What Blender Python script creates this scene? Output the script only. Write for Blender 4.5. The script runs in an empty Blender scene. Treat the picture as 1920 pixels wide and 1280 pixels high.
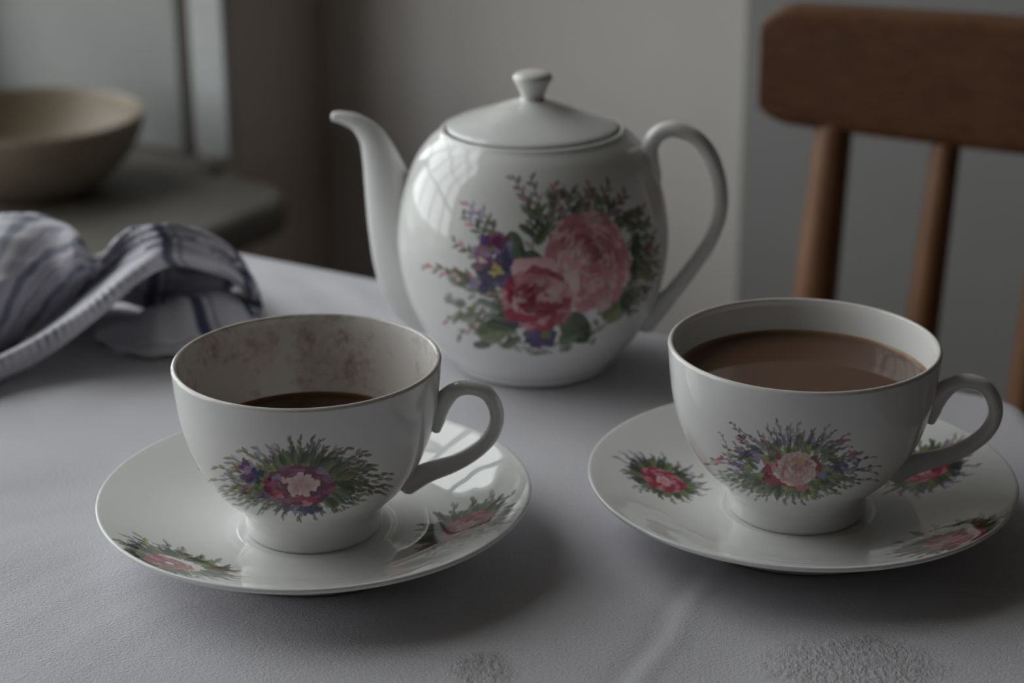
import bpy, math
import numpy as np
from mathutils import Matrix, Vector

# ------------------------------------------------------------------ camera, sky, exposure
scene = bpy.context.scene
C = scene.collection
T = 0.75                                   # table top height
cam_data = bpy.data.cameras.new('camera')
cam = bpy.data.objects.new('camera', cam_data)
C.objects.link(cam)
cam_data.sensor_width = 36.0
cam_data.lens = 36.0 * 3642.8 / 1920.0
cam_data.clip_start = 0.02
cam_data.dof.use_dof = True
cam_data.dof.focus_distance = 0.632
cam_data.dof.aperture_fstop = 8.8
cam.matrix_world = (Matrix.Translation((0, 0, T + 0.3045))
                    @ Matrix.Rotation(math.radians(90 - 20.589), 4, 'X')
                    @ Matrix.Rotation(math.radians(-0.336), 4, 'Z'))
scene.camera = cam

world = bpy.data.worlds.new('overcast_sky')
scene.world = world
world.use_nodes = True
bg = world.node_tree.nodes['Background']
bg.inputs['Color'].default_value = (0.955, 0.99, 1.0, 1)
bg.inputs['Strength'].default_value = 4.15

scene.view_settings.view_transform = 'Standard'
scene.view_settings.look = 'None'
scene.view_settings.gamma = 1.0
scene.view_settings.use_curve_mapping = False
scene.view_settings.exposure = 0.0

# room directions: E points out through the window wall, N points out through the back wall
E = Vector((-0.85939, 0.51133, 0)); N = Vector((0.51133, 0.85939, 0))
W_E = 1.0246          # window wall face
B_N = 1.392           # back wall face
SILL = T - 0.13
WIN_N1 = 1.250        # far jamb
WIN_N0 = -0.35        # near jamb
WIN_TOP = 2.40
def room(e, n, z): return E * e + N * n + Vector((0, 0, z))

portal = bpy.data.lights.new('window_daylight', 'AREA')
portal.shape = 'RECTANGLE'
portal.size = WIN_N1 - WIN_N0; portal.size_y = WIN_TOP - SILL
portal.cycles.is_portal = True
po = bpy.data.objects.new('window_daylight', portal)
C.objects.link(po)
_x = -N; _z = E; _y = _z.cross(_x)          # the light shines along its local -Z, into the room
po.matrix_world = Matrix.Translation(room(W_E + 0.34, (WIN_N0 + WIN_N1) / 2, (SILL + WIN_TOP) / 2)) @ \
    Matrix(((_x.x, _y.x, _z.x, 0), (_x.y, _y.y, _z.y, 0), (_x.z, _y.z, _z.z, 0), (0, 0, 0, 1)))

# ------------------------------------------------------------------ helpers
def srgb(r, g, b):
    def f(c):
        c /= 255.0
        return c / 12.92 if c <= 0.04045 else ((c + 0.055) / 1.055) ** 2.4
    return (f(r), f(g), f(b))
def mesh_obj(name, verts, faces, material, parent=None, smooth=True):
    me = bpy.data.meshes.new(name)
    if isinstance(faces, np.ndarray):
        v = np.asarray(verts, np.float32); nf = len(faces)
        me.vertices.add(len(v)); me.vertices.foreach_set('co', v.ravel())
        k = faces.shape[1]
        me.loops.add(nf * k); me.loops.foreach_set('vertex_index', faces.astype(np.int32).ravel())
        me.polygons.add(nf); me.polygons.foreach_set('loop_start', np.arange(0, nf * k, k, dtype=np.int32))
        me.update(calc_edges=True)
    else:
        me.from_pydata([tuple(p) for p in verts], [], faces)
        me.update()
    me.polygons.foreach_set('use_smooth', np.full(len(me.polygons), smooth))
    o = bpy.data.objects.new(name, me)
    if material: me.materials.append(material)
    C.objects.link(o)
    if parent: o.parent = parent
    return o
def empty(name, loc):
    o = bpy.data.objects.new(name, None); C.objects.link(o); o.location = loc
    o.empty_display_size = 0.02
    return o
def tag(o, label, category, group=None):
    o['label'] = label; o['category'] = category
    if group: o['group'] = group
    return o
def structure(o, label=None):
    o['kind'] = 'structure'
    if label: o['label'] = label
    return o
def bevel(o, w, seg=3, angle=35):
    m = o.modifiers.new('bevel', 'BEVEL'); m.width = w; m.segments = seg
    m.limit_method = 'ANGLE'; m.angle_limit = math.radians(angle)
    return o
BOX = [(0, 1, 3, 2), (4, 6, 7, 5), (0, 4, 5, 1), (2, 3, 7, 6), (0, 2, 6, 4), (1, 5, 7, 3)]
def room_boxes(name, boxes, material, parent=None):
    """axis aligned boxes in room directions: (e0,e1,n0,n1,z0,z1)"""
    V, F = [], []
    for e0, e1, n0, n1, z0, z1 in boxes:
        k = len(V)
        for e in (e0, e1):
            for n in (n0, n1):
                for z in (z0, z1): V.append(room(e, n, z))
        F += [tuple(k + i for i in f) for f in BOX]
    o = mesh_obj(name, V, F, material, parent, smooth=False)
    import bmesh
    bm = bmesh.new(); bm.from_mesh(o.data); bmesh.ops.recalc_face_normals(bm, faces=bm.faces)
    bm.to_mesh(o.data); bm.free()
    return o
def catmull(P, n):
    """n points on a smooth curve through the control points"""
    P = np.asarray(P, float); m = len(P)
    t = np.linspace(0, m - 1, n); i = np.clip(t.astype(int), 0, m - 2); u = (t - i)[:, None]
    Q = np.vstack([2 * P[:1] - P[1:2], P, 2 * P[-1:] - P[-2:-1]])
    a, b, c, d = Q[i], Q[i + 1], Q[i + 2], Q[i + 3]
    return 0.5 * (2 * b + (c - a) * u + (2 * a - 5 * b + 4 * c - d) * u**2 + (3 * b - a - 3 * c + d) * u**3)
def resample(P, n):
    """n points evenly spaced along a polyline"""
    P = np.asarray(P, float)
    s = np.concatenate([[0], np.cumsum(np.linalg.norm(np.diff(P, axis=0), axis=1))])
    q = np.linspace(0, s[-1], n)
    return np.stack([np.interp(q, s, P[:, k]) for k in range(P.shape[1])], 1)
def lathe(name, prof, lons, material, parent=None):
    """turn a profile of (radius, height) about Z; lon 0 looks along -Y"""
    prof = np.asarray(prof, float); m = len(lons); n = len(prof)
    r = np.maximum(prof[:, 0], 2e-5)
    X = r[:, None] * np.sin(lons); Y = -r[:, None] * np.cos(lons); Z = np.repeat(prof[:, 1:2], m, 1)
    V = np.stack([X, Y, Z], -1).reshape(-1, 3)
    i, j = np.meshgrid(np.arange(n - 1), np.arange(m), indexing='ij'); j2 = (j + 1) % m
    F = np.stack([i * m + j, i * m + j2, (i + 1) * m + j2, (i + 1) * m + j], -1).reshape(-1, 4)
    return mesh_obj(name, V, F, material, parent)
def ring(n): return np.linspace(-math.pi, math.pi, n, endpoint=False)
def front_ring(dense, half, rest):
    a = np.linspace(-half, half, dense)
    b = np.linspace(half, 2 * math.pi - half, rest + 2)[1:-1]
    return np.concatenate([a, b])
def tube(name, path, ra, rb, material, parent=None, side=(0, 1, 0), nseg=24, npath=60, flat_end=False):
    """tube along a curve; ra = half thickness in the curve's plane, rb = across it"""
    k = np.arange(len(path))
    P = catmull(path, npath); tt = np.linspace(0, len(path) - 1, npath)
    ra = np.interp(tt, k, ra); rb = np.interp(tt, k, rb)
    # rounded ends
    tan = np.gradient(P, axis=0); tan /= np.linalg.norm(tan, axis=1)[:, None]
    S = np.asarray(side, float); S = S / np.linalg.norm(S)
    nrm = np.cross(tan, S); nrm /= np.linalg.norm(nrm, axis=1)[:, None]
    Ps, As, Bs, Ns = [], [], [], []
    for th in (np.linspace(0.02, math.pi / 2, 7)[:-1]):
        Ps.append(P[0] - tan[0] * math.cos(th) * ra[0] * 0.8); As.append(ra[0] * math.sin(th)); Bs.append(rb[0] * math.sin(th)); Ns.append(nrm[0])
    Ps += list(P); As += list(ra); Bs += list(rb); Ns += list(nrm)
    if not flat_end:
        for th in (np.linspace(math.pi / 2, 0.02, 7)[1:]):
            Ps.append(P[-1] + tan[-1] * math.cos(th) * ra[-1] * 0.8); As.append(ra[-1] * math.sin(th)); Bs.append(rb[-1] * math.sin(th)); Ns.append(nrm[-1])
    Ps, Ns, As, Bs = map(np.array, (Ps, Ns, As, Bs))
    a = np.linspace(0, 2 * math.pi, nseg, endpoint=False)
    V = Ps[:, None] + Ns[:, None] * (As[:, None] * np.cos(a))[..., None] + S * (Bs[:, None] * np.sin(a))[..., None]
    n, m = V.shape[:2]
    i, j = np.meshgrid(np.arange(n - 1), np.arange(m), indexing='ij'); j2 = (j + 1) % m
    F = np.stack([i * m + j, i * m + j2, (i + 1) * m + j2, (i + 1) * m + j], -1).reshape(-1, 4)
    return mesh_obj(name, V.reshape(-1, 3), F, material, parent)

# ------------------------------------------------------------------ materials
def new_mat(name):
    m = bpy.data.materials.new(name); m.use_nodes = True
    nt = m.node_tree; b = nt.nodes['Principled BSDF']
    return m, nt, b
def nd(nt, kind, **kw):
    n = nt.nodes.new(kind)
    for k, v in kw.items():
        if k in n.inputs.keys(): n.inputs[k].default_value = v
        else: setattr(n, k, v)
    return n
def ramp(nt, src, stops):
    r = nt.nodes.new('ShaderNodeValToRGB')
    while len(r.color_ramp.elements) < len(stops): r.color_ramp.elements.new(0.5)
    for e, (p, c) in zip(r.color_ramp.elements, stops):
        e.position = p; e.color = (*c, 1) if len(c) == 3 else c
    nt.links.new(src, r.inputs['Fac'])
    return r.outputs['Color']
def noise(nt, scale, detail=4, rough=0.55, stretch=None, rot=0.0):
    tc = nt.nodes.new('ShaderNodeTexCoord'); src = tc.outputs['Object']
    if stretch:
        mp = nt.nodes.new('ShaderNodeMapping'); mp.inputs['Scale'].default_value = stretch
        mp.inputs['Rotation'].default_value = (0, 0, rot)
        nt.links.new(src, mp.inputs['Vector']); src = mp.outputs['Vector']
    n = nt.nodes.new('ShaderNodeTexNoise')
    n.inputs['Scale'].default_value = scale; n.inputs['Detail'].default_value = detail; n.inputs['Roughness'].default_value = rough
    nt.links.new(src, n.inputs['Vector'])
    return n.outputs['Fac']
def bump(nt, b, height, strength, dist):
    n = nt.nodes.new('ShaderNodeBump'); n.inputs['Strength'].default_value = strength; n.inputs['Distance'].default_value = dist
    nt.links.new(height, n.inputs['Height']); nt.links.new(n.outputs['Normal'], b.inputs['Normal'])
def paint_mat(name, c0, c1, rough=0.6, scale=3.0, bstr=0.15):
    m, nt, b = new_mat(name)
    nt.links.new(ramp(nt, noise(nt, scale), [(0.3, c0), (0.7, c1)]), b.inputs['Base Color'])
    b.inputs['Roughness'].default_value = rough
    bump(nt, b, noise(nt, 60, 5), bstr, 0.002)
    return m
GLAZE = (0.825, 0.825, 0.812)
def glaze_mat(name, printed=False, stained=False):
    m, nt, b = new_mat(name)
    b.inputs['Base Color'].default_value = (*GLAZE, 1)
    b.inputs['Roughness'].default_value = 0.035
    b.inputs['IOR'].default_value = 1.52
    col = None
    if printed:
        a = nt.nodes.new('ShaderNodeAttribute'); a.attribute_name = 'print'
        col = a.outputs['Color']
        nt.links.new(col, b.inputs['Base Color'])
    if stained:
        # dried tea on the inside wall: blotches with their own shape, kept inside the bowl of the cup
        tc = nt.nodes.new('ShaderNodeTexCoord')
        sp = nt.nodes.new('ShaderNodeSeparateXYZ'); nt.links.new(tc.outputs['Object'], sp.inputs[0])
        at = nt.nodes.new('ShaderNodeAttribute'); at.attribute_name = 'inside'
        f1 = ramp(nt, noise(nt, 48, 6, 0.68), [(0.45, (0, 0, 0)), (0.62, (1, 1, 1))])
        f2 = ramp(nt, noise(nt, 240, 5, 0.7), [(0.40, (0.0, 0.0, 0.0)), (0.72, (1, 1, 1))])
        mu = nd(nt, 'ShaderNodeMath', operation='MULTIPLY'); nt.links.new(f1, mu.inputs[0]); nt.links.new(f2, mu.inputs[1])
        # a broad pale film that thickens towards the tea line
        mr = nt.nodes.new('ShaderNodeMapRange'); mr.inputs['From Min'].default_value = 0.066; mr.inputs['From Max'].default_value = 0.030
        mr.inputs['To Min'].default_value = 0.04; mr.inputs['To Max'].default_value = 0.34
        nt.links.new(sp.outputs['Z'], mr.inputs['Value'])
        ad = nd(nt, 'ShaderNodeMath', operation='MULTIPLY_ADD'); nt.links.new(mu.outputs[0], ad.inputs[0]); ad.inputs[1].default_value = 1.0
        nt.links.new(mr.outputs[0], ad.inputs[2])
        mm = nd(nt, 'ShaderNodeMath', operation='MULTIPLY'); nt.links.new(ad.outputs[0], mm.inputs[0]); nt.links.new(at.outputs['Fac'], mm.inputs[1])
        mx = nt.nodes.new('ShaderNodeMix'); mx.data_type = 'RGBA'
        nt.links.new(mm.outputs[0], mx.inputs['Factor'])
        nt.links.new(col, mx.inputs['A']); mx.inputs['B'].default_value = (*srgb(150, 104, 58), 1)
        nt.links.new(mx.outputs['Result'], b.inputs['Base Color'])
    return m
M_GLAZE = glaze_mat('white_glaze')
M_PRINT = glaze_mat('printed_glaze', printed=True)
M_STAIN = glaze_mat('stained_printed_glaze', printed=True, stained=True)
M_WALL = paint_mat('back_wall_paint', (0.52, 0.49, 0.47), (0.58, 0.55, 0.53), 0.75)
M_WINWALL = paint_mat('window_wall_paint', (0.56, 0.505, 0.45), (0.62, 0.56, 0.50), 0.75)
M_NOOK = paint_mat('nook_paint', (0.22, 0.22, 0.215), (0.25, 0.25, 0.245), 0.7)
M_DARKWALL = paint_mat('room_wall_paint', (0.20, 0.14, 0.105), (0.26, 0.19, 0.145), 0.7)
M_CEIL = paint_mat('ceiling_paint', (0.42, 0.37, 0.32), (0.47, 0.42, 0.37), 0.8)
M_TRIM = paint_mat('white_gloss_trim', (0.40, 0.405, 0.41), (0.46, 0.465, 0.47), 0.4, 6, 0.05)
M_PANEL = paint_mat('shaded_panel_paint', (0.24, 0.245, 0.24), (0.30, 0.305, 0.30), 0.5, 6, 0.05)  # trim colour made darker, putting the shade on the recess lining into the paint
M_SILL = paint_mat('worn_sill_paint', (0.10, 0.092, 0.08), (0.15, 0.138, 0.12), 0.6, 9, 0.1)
def wood_mat(name, c0, c1, scale, stretch, rough=0.45, rot=0.0):
    m, nt, b = new_mat(name)
    nt.links.new(ramp(nt, noise(nt, scale, 7, 0.6, stretch, rot), [(0.3, c0), (0.7, c1)]), b.inputs['Base Color'])
    b.inputs['Roughness'].default_value = rough
    bump(nt, b, noise(nt, scale * 2, 5, 0.6, stretch, rot), 0.12, 0.001)
    return m
M_RAIL = wood_mat('chair_rail_wood', srgb(92, 60, 40), srgb(116, 80, 54), 14, (1.5, 12, 12))
M_SPIN = wood_mat('chair_spindle_wood', srgb(104, 72, 48), srgb(130, 92, 64), 14, (12, 12, 1.5))
M_SEATW = wood_mat('chair_seat_wood', srgb(114, 76, 48), srgb(146, 100, 66), 12, (2, 12, 12))
M_TABLE = wood_mat('table_wood', srgb(92, 64, 44), srgb(124, 90, 62), 10, (2, 14, 14))

# ------------------------------------------------------------------ the flower prints on the china
class Sheet:
    """a transfer sheet painted with brush dabs; coordinates are sheet units"""
    def __init__(self, x0, y0, x1, y1, ss=2.0, seed=1):
        self.x0, self.y0, self.ss = x0, y0, ss
        self.w = int((x1 - x0) * ss); self.h = int((y1 - y0) * ss)
        self.col = np.zeros((self.h, self.w, 3)); self.a = np.zeros((self.h, self.w))
        self.rng = np.random.default_rng(seed)
    def win(self, cx, cy, R):
        s = self.ss
        i0 = max(int((cx - R - self.x0) * s), 0); i1 = min(int((cx + R - self.x0) * s) + 2, self.w)
        j0 = max(int((cy - R - self.y0) * s), 0); j1 = min(int((cy + R - self.y0) * s) + 2, self.h)
        if i1 <= i0 or j1 <= j0: return None
        X, Y = np.meshgrid(np.arange(i0, i1) / s + self.x0 - cx, np.arange(j0, j1) / s + self.y0 - cy)
        return slice(j0, j1), slice(i0, i1), X, Y
    def put(self, sj, si, a, col):
        a = np.clip(a, 0, 1)
        c = np.broadcast_to(np.asarray(col, float), a.shape + (3,))
        self.col[sj, si] = self.col[sj, si] * (1 - a[..., None]) + c * a[..., None]
        self.a[sj, si] = self.a[sj, si] * (1 - a) + a
    def jit(self, col, j=0.12):
        c = np.asarray(col, float)
        return np.clip(c * (1 + self.rng.uniform(-j * 2, j * 2)) * (1 + self.rng.uniform(-j, j, 3)), 0, 1)
    def leaf(self, cx, cy, ang, length, width, col, alpha=0.85):
        g = self.win(cx, cy, length * 0.6 + 2)
        if g is None: return
        sj, si, X, Y = g
        u = (X * math.cos(ang) + Y * math.sin(ang)) / (length / 2); v = -X * math.sin(ang) + Y * math.cos(ang)
        d = width / 2 * np.clip(1 - u * u, 0, 1) ** 0.6 * (1 - 0.25 * u) - np.abs(v)
        a = np.clip(d * 0.9 + 0.5, 0, 1) * (np.abs(u) < 1) * alpha
        shade = 1 + 0.22 * np.sign(v)[..., None] * np.ones(3)
        self.put(sj, si, a, np.clip(np.asarray(self.jit(col)) * shade, 0, 1))
    def blob(self, cx, cy, rx, ry, col, ang=0.0, alpha=0.9, wob=0.12):
        g = self.win(cx, cy, max(rx, ry) * 1.3 + 2)
        if g is None: return
        sj, si, X, Y = g
        u = (X * math.cos(ang) + Y * math.sin(ang)) / rx; v = (-X * math.sin(ang) + Y * math.cos(ang)) / ry
        th = np.arctan2(v, u); k = self.rng.uniform(0, 6.28, 3)
        lim = 1 + wob * (np.sin(3 * th + k[0]) + 0.6 * np.sin(5 * th + k[1]) + 0.4 * np.sin(8 * th + k[2]))
        a = np.clip((lim - np.hypot(u, v)) * min(rx, ry) * 0.7 + 0.5, 0, 1) * alpha
        self.put(sj, si, a, self.jit(col, 0.06))
    def stem(self, pts, width, col, alpha=0.8):
        P = catmull(pts, 24)
        for p, q in zip(P[:-1], P[1:]):
            d = q - p; L = math.hypot(*d)
            self.leaf(*((p + q) / 2), math.atan2(d[1], d[0]), L * 2.2, width, col, alpha)
    def petal(self, cx, cy, rx, ry, ang, hx, hy, R, dark, light, alpha=0.95, ax=1.0, ay=1.0):
        """one petal: deep colour towards the heart, pale at its outer lip; ax, ay squash the flower it belongs to"""
        g = self.win(cx, cy, max(rx, ry) * 1.3 * max(ax, ay) + 2)
        if g is None: return
        sj, si, X, Y = g
        X = X / ax; Y = Y / ay
        u = (X * math.cos(ang) + Y * math.sin(ang)) / rx; v = (-X * math.sin(ang) + Y * math.cos(ang)) / ry
        th = np.arctan2(v, u); k = self.rng.uniform(0, 6.28, 2)
        lim = 1 + 0.10 * np.sin(4 * th + k[0]) + 0.06 * np.sin(7 * th + k[1])
        q = np.hypot(u, v) / lim
        a = np.clip((1 - q) * min(rx * ax, ry * ay) * 0.7 + 0.5, 0, 1) * alpha
        t = np.clip(0.5 + 0.62 * u + 0.12 * np.sin(9 * v + k[0]) - 0.55 * np.clip(q - 0.86, 0, 1) * 4, 0, 1)[..., None]
        d_, l_ = self.jit(dark, 0.10), self.jit(light, 0.05)
        self.put(sj, si, a, d_ * (1 - t) + l_ * t)
    def rose(self, cx, cy, rx, ry, dark, mid, light, heart=(0.0, 0.0), rings=((11, .74, .28), (9, .54, .27), (7, .34, .24), (5, .14, .18)), core=None):
        for i, (n, rad, size) in enumerate(rings):
            k = 1 - rad
            ph = self.rng.uniform(0, 6.28)
            for m in range(n):
                t = ph + 2 * math.pi * (m + self.rng.uniform(-.2, .2)) / n
                px = cx + rx * (heart[0] * k + rad * math.cos(t)); py = cy + ry * (heart[1] * k + rad * math.sin(t))
                s = size * self.rng.uniform(.85, 1.15)
                self.petal(px, py, s, s * 1.35, t, 0, 0, 1, dark, light if (m + i) % 2 else mid, .95, rx, ry)
        hx, hy = cx + heart[0] * rx, cy + heart[1] * ry
        if core is not None:
            for _ in range(9):
                t = self.rng.uniform(0, 6.28); q = self.rng.uniform(0, .22)
                self.blob(hx + q * rx * math.cos(t), hy + q * ry * math.sin(t), .13 * rx, .10 * ry, core, self.rng.uniform(0, 3), .75)
    def sprig(self, x0, y0, x1, y1, n, ln, wd, stemcol, cols, bend=0.12, tips=None, spread=(.45, .95), al=(.6, .9)):
        mx, my = (x0 + x1) / 2 + (y0 - y1) * bend, (y0 + y1) / 2 + (x1 - x0) * bend
        P = catmull([(x0, y0), (mx, my), (x1, y1)], 40)
        self.stem([(x0, y0), (mx, my), (x1, y1)], max(1.2, wd * .28), stemcol, .6)
        for k in range(n):
            f = (k + .6) / n; i = min(int(f * 39), 38)
            d = P[i + 1] - P[i]; a = math.atan2(d[1], d[0]); sd = 1 if k % 2 else -1
            sh = 1 - .35 * f
            aa = a + sd * self.rng.uniform(*spread)
            L = ln * sh * self.rng.uniform(.75, 1.2)
            c = cols[self.rng.integers(len(cols))] if (tips is None or f < .62) else tips[self.rng.integers(len(tips))]
            self.leaf(P[i][0] + math.cos(aa) * L * .5, P[i][1] + math.sin(aa) * L * .5, aa, L, wd * sh * self.rng.uniform(.8, 1.2), c, self.rng.uniform(*al))
    def burst(self, cx, cy, r0, r1, a0, a1, n, ln, wd, cols, stemcol, tips=None, sq=(1.0, 1.0), dabs=4, spread=(.12, .5), al=(.5, .85)):
        """sprays fanning out of a heart between two angles; r1 may vary with the angle"""
        for k in range(n):
            t = a0 + (a1 - a0) * (k + self.rng.uniform(.2, .8)) / n
            R0 = r0; R1 = (r1(t) if callable(r1) else r1) * self.rng.uniform(.82, 1.03)
            self.sprig(cx + R0 * sq[0] * math.cos(t), cy + R0 * sq[1] * math.sin(t), cx + R1 * sq[0] * math.cos(t), cy + R1 * sq[1] * math.sin(t),
                       dabs, ln, wd, stemcol, cols, self.rng.uniform(-.06, .06), tips, spread, al)
    def sample(self, x, y, base):
        fx = (x - self.x0) * self.ss; fy = (y - self.y0) * self.ss
        ok = (fx > 1) & (fy > 1) & (fx < self.w - 3) & (fy < self.h - 3)
        fx = np.clip(fx, 1, self.w - 3); fy = np.clip(fy, 1, self.h - 3)
        i, j = fx.astype(int), fy.astype(int); u, v = (fx - i)[:, None], (fy - j)[:, None]
        F = np.concatenate([self.col, self.a[..., None]], -1)
        s = (F[j, i] * (1 - u) + F[j, i + 1] * u) * (1 - v) + (F[j + 1, i] * (1 - u) + F[j + 1, i + 1] * u) * v
        s = np.where(ok[:, None], s, 0)
        return np.asarray(base) * (1 - s[:, 3:]) + s[:, :3]
def set_print(o, rgb, name='print'):
    a = o.data.attributes.new(name, 'FLOAT_COLOR', 'POINT')
    a.data.foreach_set('color', np.concatenate([rgb, np.ones((len(rgb), 1))], 1).astype(np.float32).ravel())
def coords(o):
    v = np.empty(len(o.data.vertices) * 3, np.float32); o.data.vertices.foreach_get('co', v)
    return v.reshape(-1, 3).astype(float)
def wrap(v, zc, zs, cx, cy, deg):
    """where a point of a turned body (longitude, height) falls on the transfer sheet"""
    lon = np.arctan2(v[:, 0], -v[:, 1]); z = (v[:, 2] - zc) / zs
    x = np.zeros(len(v)); y = np.zeros(len(v)); k = 0
    for i in range(deg + 1):
        for j in range(deg + 1 - i):
            b = lon**i * z**j; x += cx[k] * b; y += cy[k] * b; k += 1
    return lon, x, y

G_DARK = srgb(72, 84, 66); G_MID = srgb(108, 120, 94); G_OLIVE = srgb(134, 138, 92); G_GREY = srgb(128, 136, 124); G_LIME = srgb(160, 164, 96)
BROWN = srgb(112, 88, 78); PINK = srgb(206, 140, 150); ROSE = srgb(170, 62, 86); CRIM = srgb(128, 26, 54); BLUSH = srgb(228, 192, 192)
VIOL = srgb(104, 82, 132); PLUM = srgb(116, 52, 94); INK = srgb(66, 66, 100); LILAC = srgb(164, 150, 184); CREAM = srgb(226, 214, 196); YEL = srgb(206, 194, 120); MAUVE = srgb(150, 110, 130)
GREENS = [G_DARK, G_MID, G_MID, G_OLIVE, G_DARK]

def sheet_teapot():
    s = Sheet(770, 305, 1255, 690, 2.0, 11)
    soft = [G_GREY, G_MID, G_MID, G_DARK, MAUVE]
    # tall sprays above the bouquet
    for (a, b, c, d, n) in ((1015, 455, 962, 328, 13), (1022, 450, 994, 330, 12), (1030, 445, 1040, 342, 12), (1050, 420, 1072, 360, 8), (1075, 410, 1105, 345, 9),
                            (1100, 405, 1140, 345, 9), (1125, 408, 1172, 362, 9), (1150, 425, 1205, 392, 9), (1000, 470, 985, 372, 9)):
        s.sprig(a, b, c, d, n, 24, 12, G_GREY, soft, .05, [PINK, MAUVE, G_MID, MAUVE])
    # right hand fringe
    for k in range(9):
        t = -0.75 + k * .21
        s.sprig(1105 + 78 * math.cos(t), 480 + 90 * math.sin(t), 1105 + 128 * math.cos(t), 482 + 128 * math.sin(t), 7, 24, 13, G_GREY, [G_DARK, G_MID, G_OLIVE, BROWN], .08, [MAUVE, G_MID])
    # left sprays
    for (a, b, c, d, n) in ((960, 560, 790, 497, 15), (950, 572, 826, 510, 11), (940, 560, 846, 512, 9), (945, 590, 836, 600, 11), (950, 600, 860, 628, 9), (920, 470, 868, 400, 10), (925, 460, 876, 378, 9), (905, 500, 850, 452, 8), (930, 440, 905, 395, 6)):
        s.sprig(a, b, c, d, n, 22, 11, PINK if b > 540 else LILAC, [G_GREY, G_MID, G_DARK, G_OLIVE], .07, [G_MID, PINK, LILAC] if b < 500 else [G_GREY, PINK, G_MID])
    for k in range(26):
        t = .25 + k / 26 * 2.6
        x, y = 1010 + s.rng.uniform(128, 156) * math.cos(t), 558 + s.rng.uniform(84, 108) * math.sin(t)
        s.leaf(x, y, s.rng.uniform(-.5, .5) + (t - 1.57) * .6, s.rng.uniform(16, 30), s.rng.uniform(7, 11), [G_GREY, G_DARK, G_MID, G_GREY][k % 4], .65)
        s.leaf(x - 14 * math.cos(t), y - 14 * math.sin(t), t + s.rng.uniform(-1.2, 1.2), s.rng.uniform(14, 24), s.rng.uniform(7, 11), [G_DARK, G_MID, G_OLIVE][k % 3], .7)
    for k in range(70):      # loose dabs filling the outline of the bouquet, faint towards the top right
        t = s.rng.uniform(-2.2, .9); q = s.rng.uniform(.72, 1.0)
        s.leaf(1075 + 150 * q * math.cos(t), 482 + 135 * q * math.sin(t), t + s.rng.uniform(-.6, .6), s.rng.uniform(14, 24), s.rng.uniform(8, 12), [G_GREY, G_DARK, MAUVE, G_MID, BROWN][k % 5], .55)
    for k in range(44):
        t = s.rng.uniform(1.7, 3.6); q = s.rng.uniform(.55, .95)
        s.leaf(980 + 150 * q * math.cos(t), 545 + 100 * q * math.sin(t), t + s.rng.uniform(-.7, .7), s.rng.uniform(16, 28), s.rng.uniform(9, 13), [G_GREY, G_DARK, G_GREY, G_MID, G_OLIVE][k % 5], .6)
    # big leaves
    for (x, y, a, L, w, c) in ((968, 462, 1.2, 62, 30, G_DARK), (978, 485, 1.4, 50, 24, G_MID), (1005, 483, .6, 44, 20, G_DARK), (1018, 440, -1.0, 46, 16, G_MID), (990, 432, .6, 40, 14, G_DARK),
                               (1000, 400, .6, 36, 14, G_MID), (928, 622, -.25, 62, 42, G_MID), (940, 610, .2, 58, 20, G_DARK), (1080, 615, .9, 66, 54, G_DARK), (1066, 632, -.4, 40, 26, G_MID),
                               (1155, 580, -.7, 60, 34, G_OLIVE), (1178, 560, -1.1, 48, 22, G_DARK), (1185, 510, -1.3, 54, 20, G_DARK), (1192, 462, -1.4, 46, 16, G_DARK), (945, 580, .25, 52, 15, G_DARK),
                               (960, 598, .3, 60, 15, G_DARK), (915, 570, .4, 44, 14, G_GREY), (880, 595, -.2, 36, 16, G_GREY), (870, 520, .8, 36, 13, G_MID), (960, 640, -.5, 40, 16, G_MID), (905, 646, .1, 34, 14, G_DARK)):
        s.leaf(x, y, a, L, w, c, .9)
        s.leaf(x, y, a, L * .8, 2.2, G_OLIVE, .5)
    # violet flower, upper left
    for k in range(9):
        t = k / 9 * 6.28
        s.petal(926 + 22 * math.cos(t), 487 + 34 * math.sin(t), 20, 15, t, 926, 487, 30, PLUM if k % 2 else INK, [VIOL, MAUVE, LILAC][k % 3])
    for (x, y, rx, ry, c) in ((925, 515, 26, 18, INK), (948, 525, 18, 16, VIOL), (905, 470, 15, 11, MAUVE), (938, 455, 12, 20, PLUM), (918, 490, 16, 10, PLUM), (890, 532, 13, 11, LILAC), (912, 540, 18, 10, INK), (950, 490, 9, 24, INK)):
        s.blob(x, y, rx, ry, c, s.rng.uniform(-.4, .4), .8, .2)
    for (x, y, c) in ((930, 500, YEL), (938, 508, YEL), (925, 512, YEL), (915, 478, LILAC), (932, 470, LILAC), (904, 488, BLUSH), (922, 466, G_OLIVE)):
        s.blob(x, y, 8, 5, c, s.rng.uniform(-1, 1), .85, .25)
    # small blue violet under the crimson rose
    for (x, y, rx, ry, c) in ((1002, 632, 20, 17, INK), (1026, 630, 18, 17, INK), (1014, 641, 18, 10, VIOL), (1022, 626, 9, 8, G_OLIVE), (1004, 628, 8, 6, VIOL), (975, 606, 26, 8, INK)):
        s.blob(x, y, rx, ry, c, 0, .88, .15)
    # large pink rose
    s.rose(1096, 498, 78, 94, srgb(188, 108, 122), srgb(212, 148, 156), srgb(234, 198, 196), heart=(.22, -.34), rings=((14, .80, .24), (12, .64, .23), (10, .48, .21), (8, .33, .18), (6, .19, .14), (4, .07, .10)), core=srgb(164, 86, 98))
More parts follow.
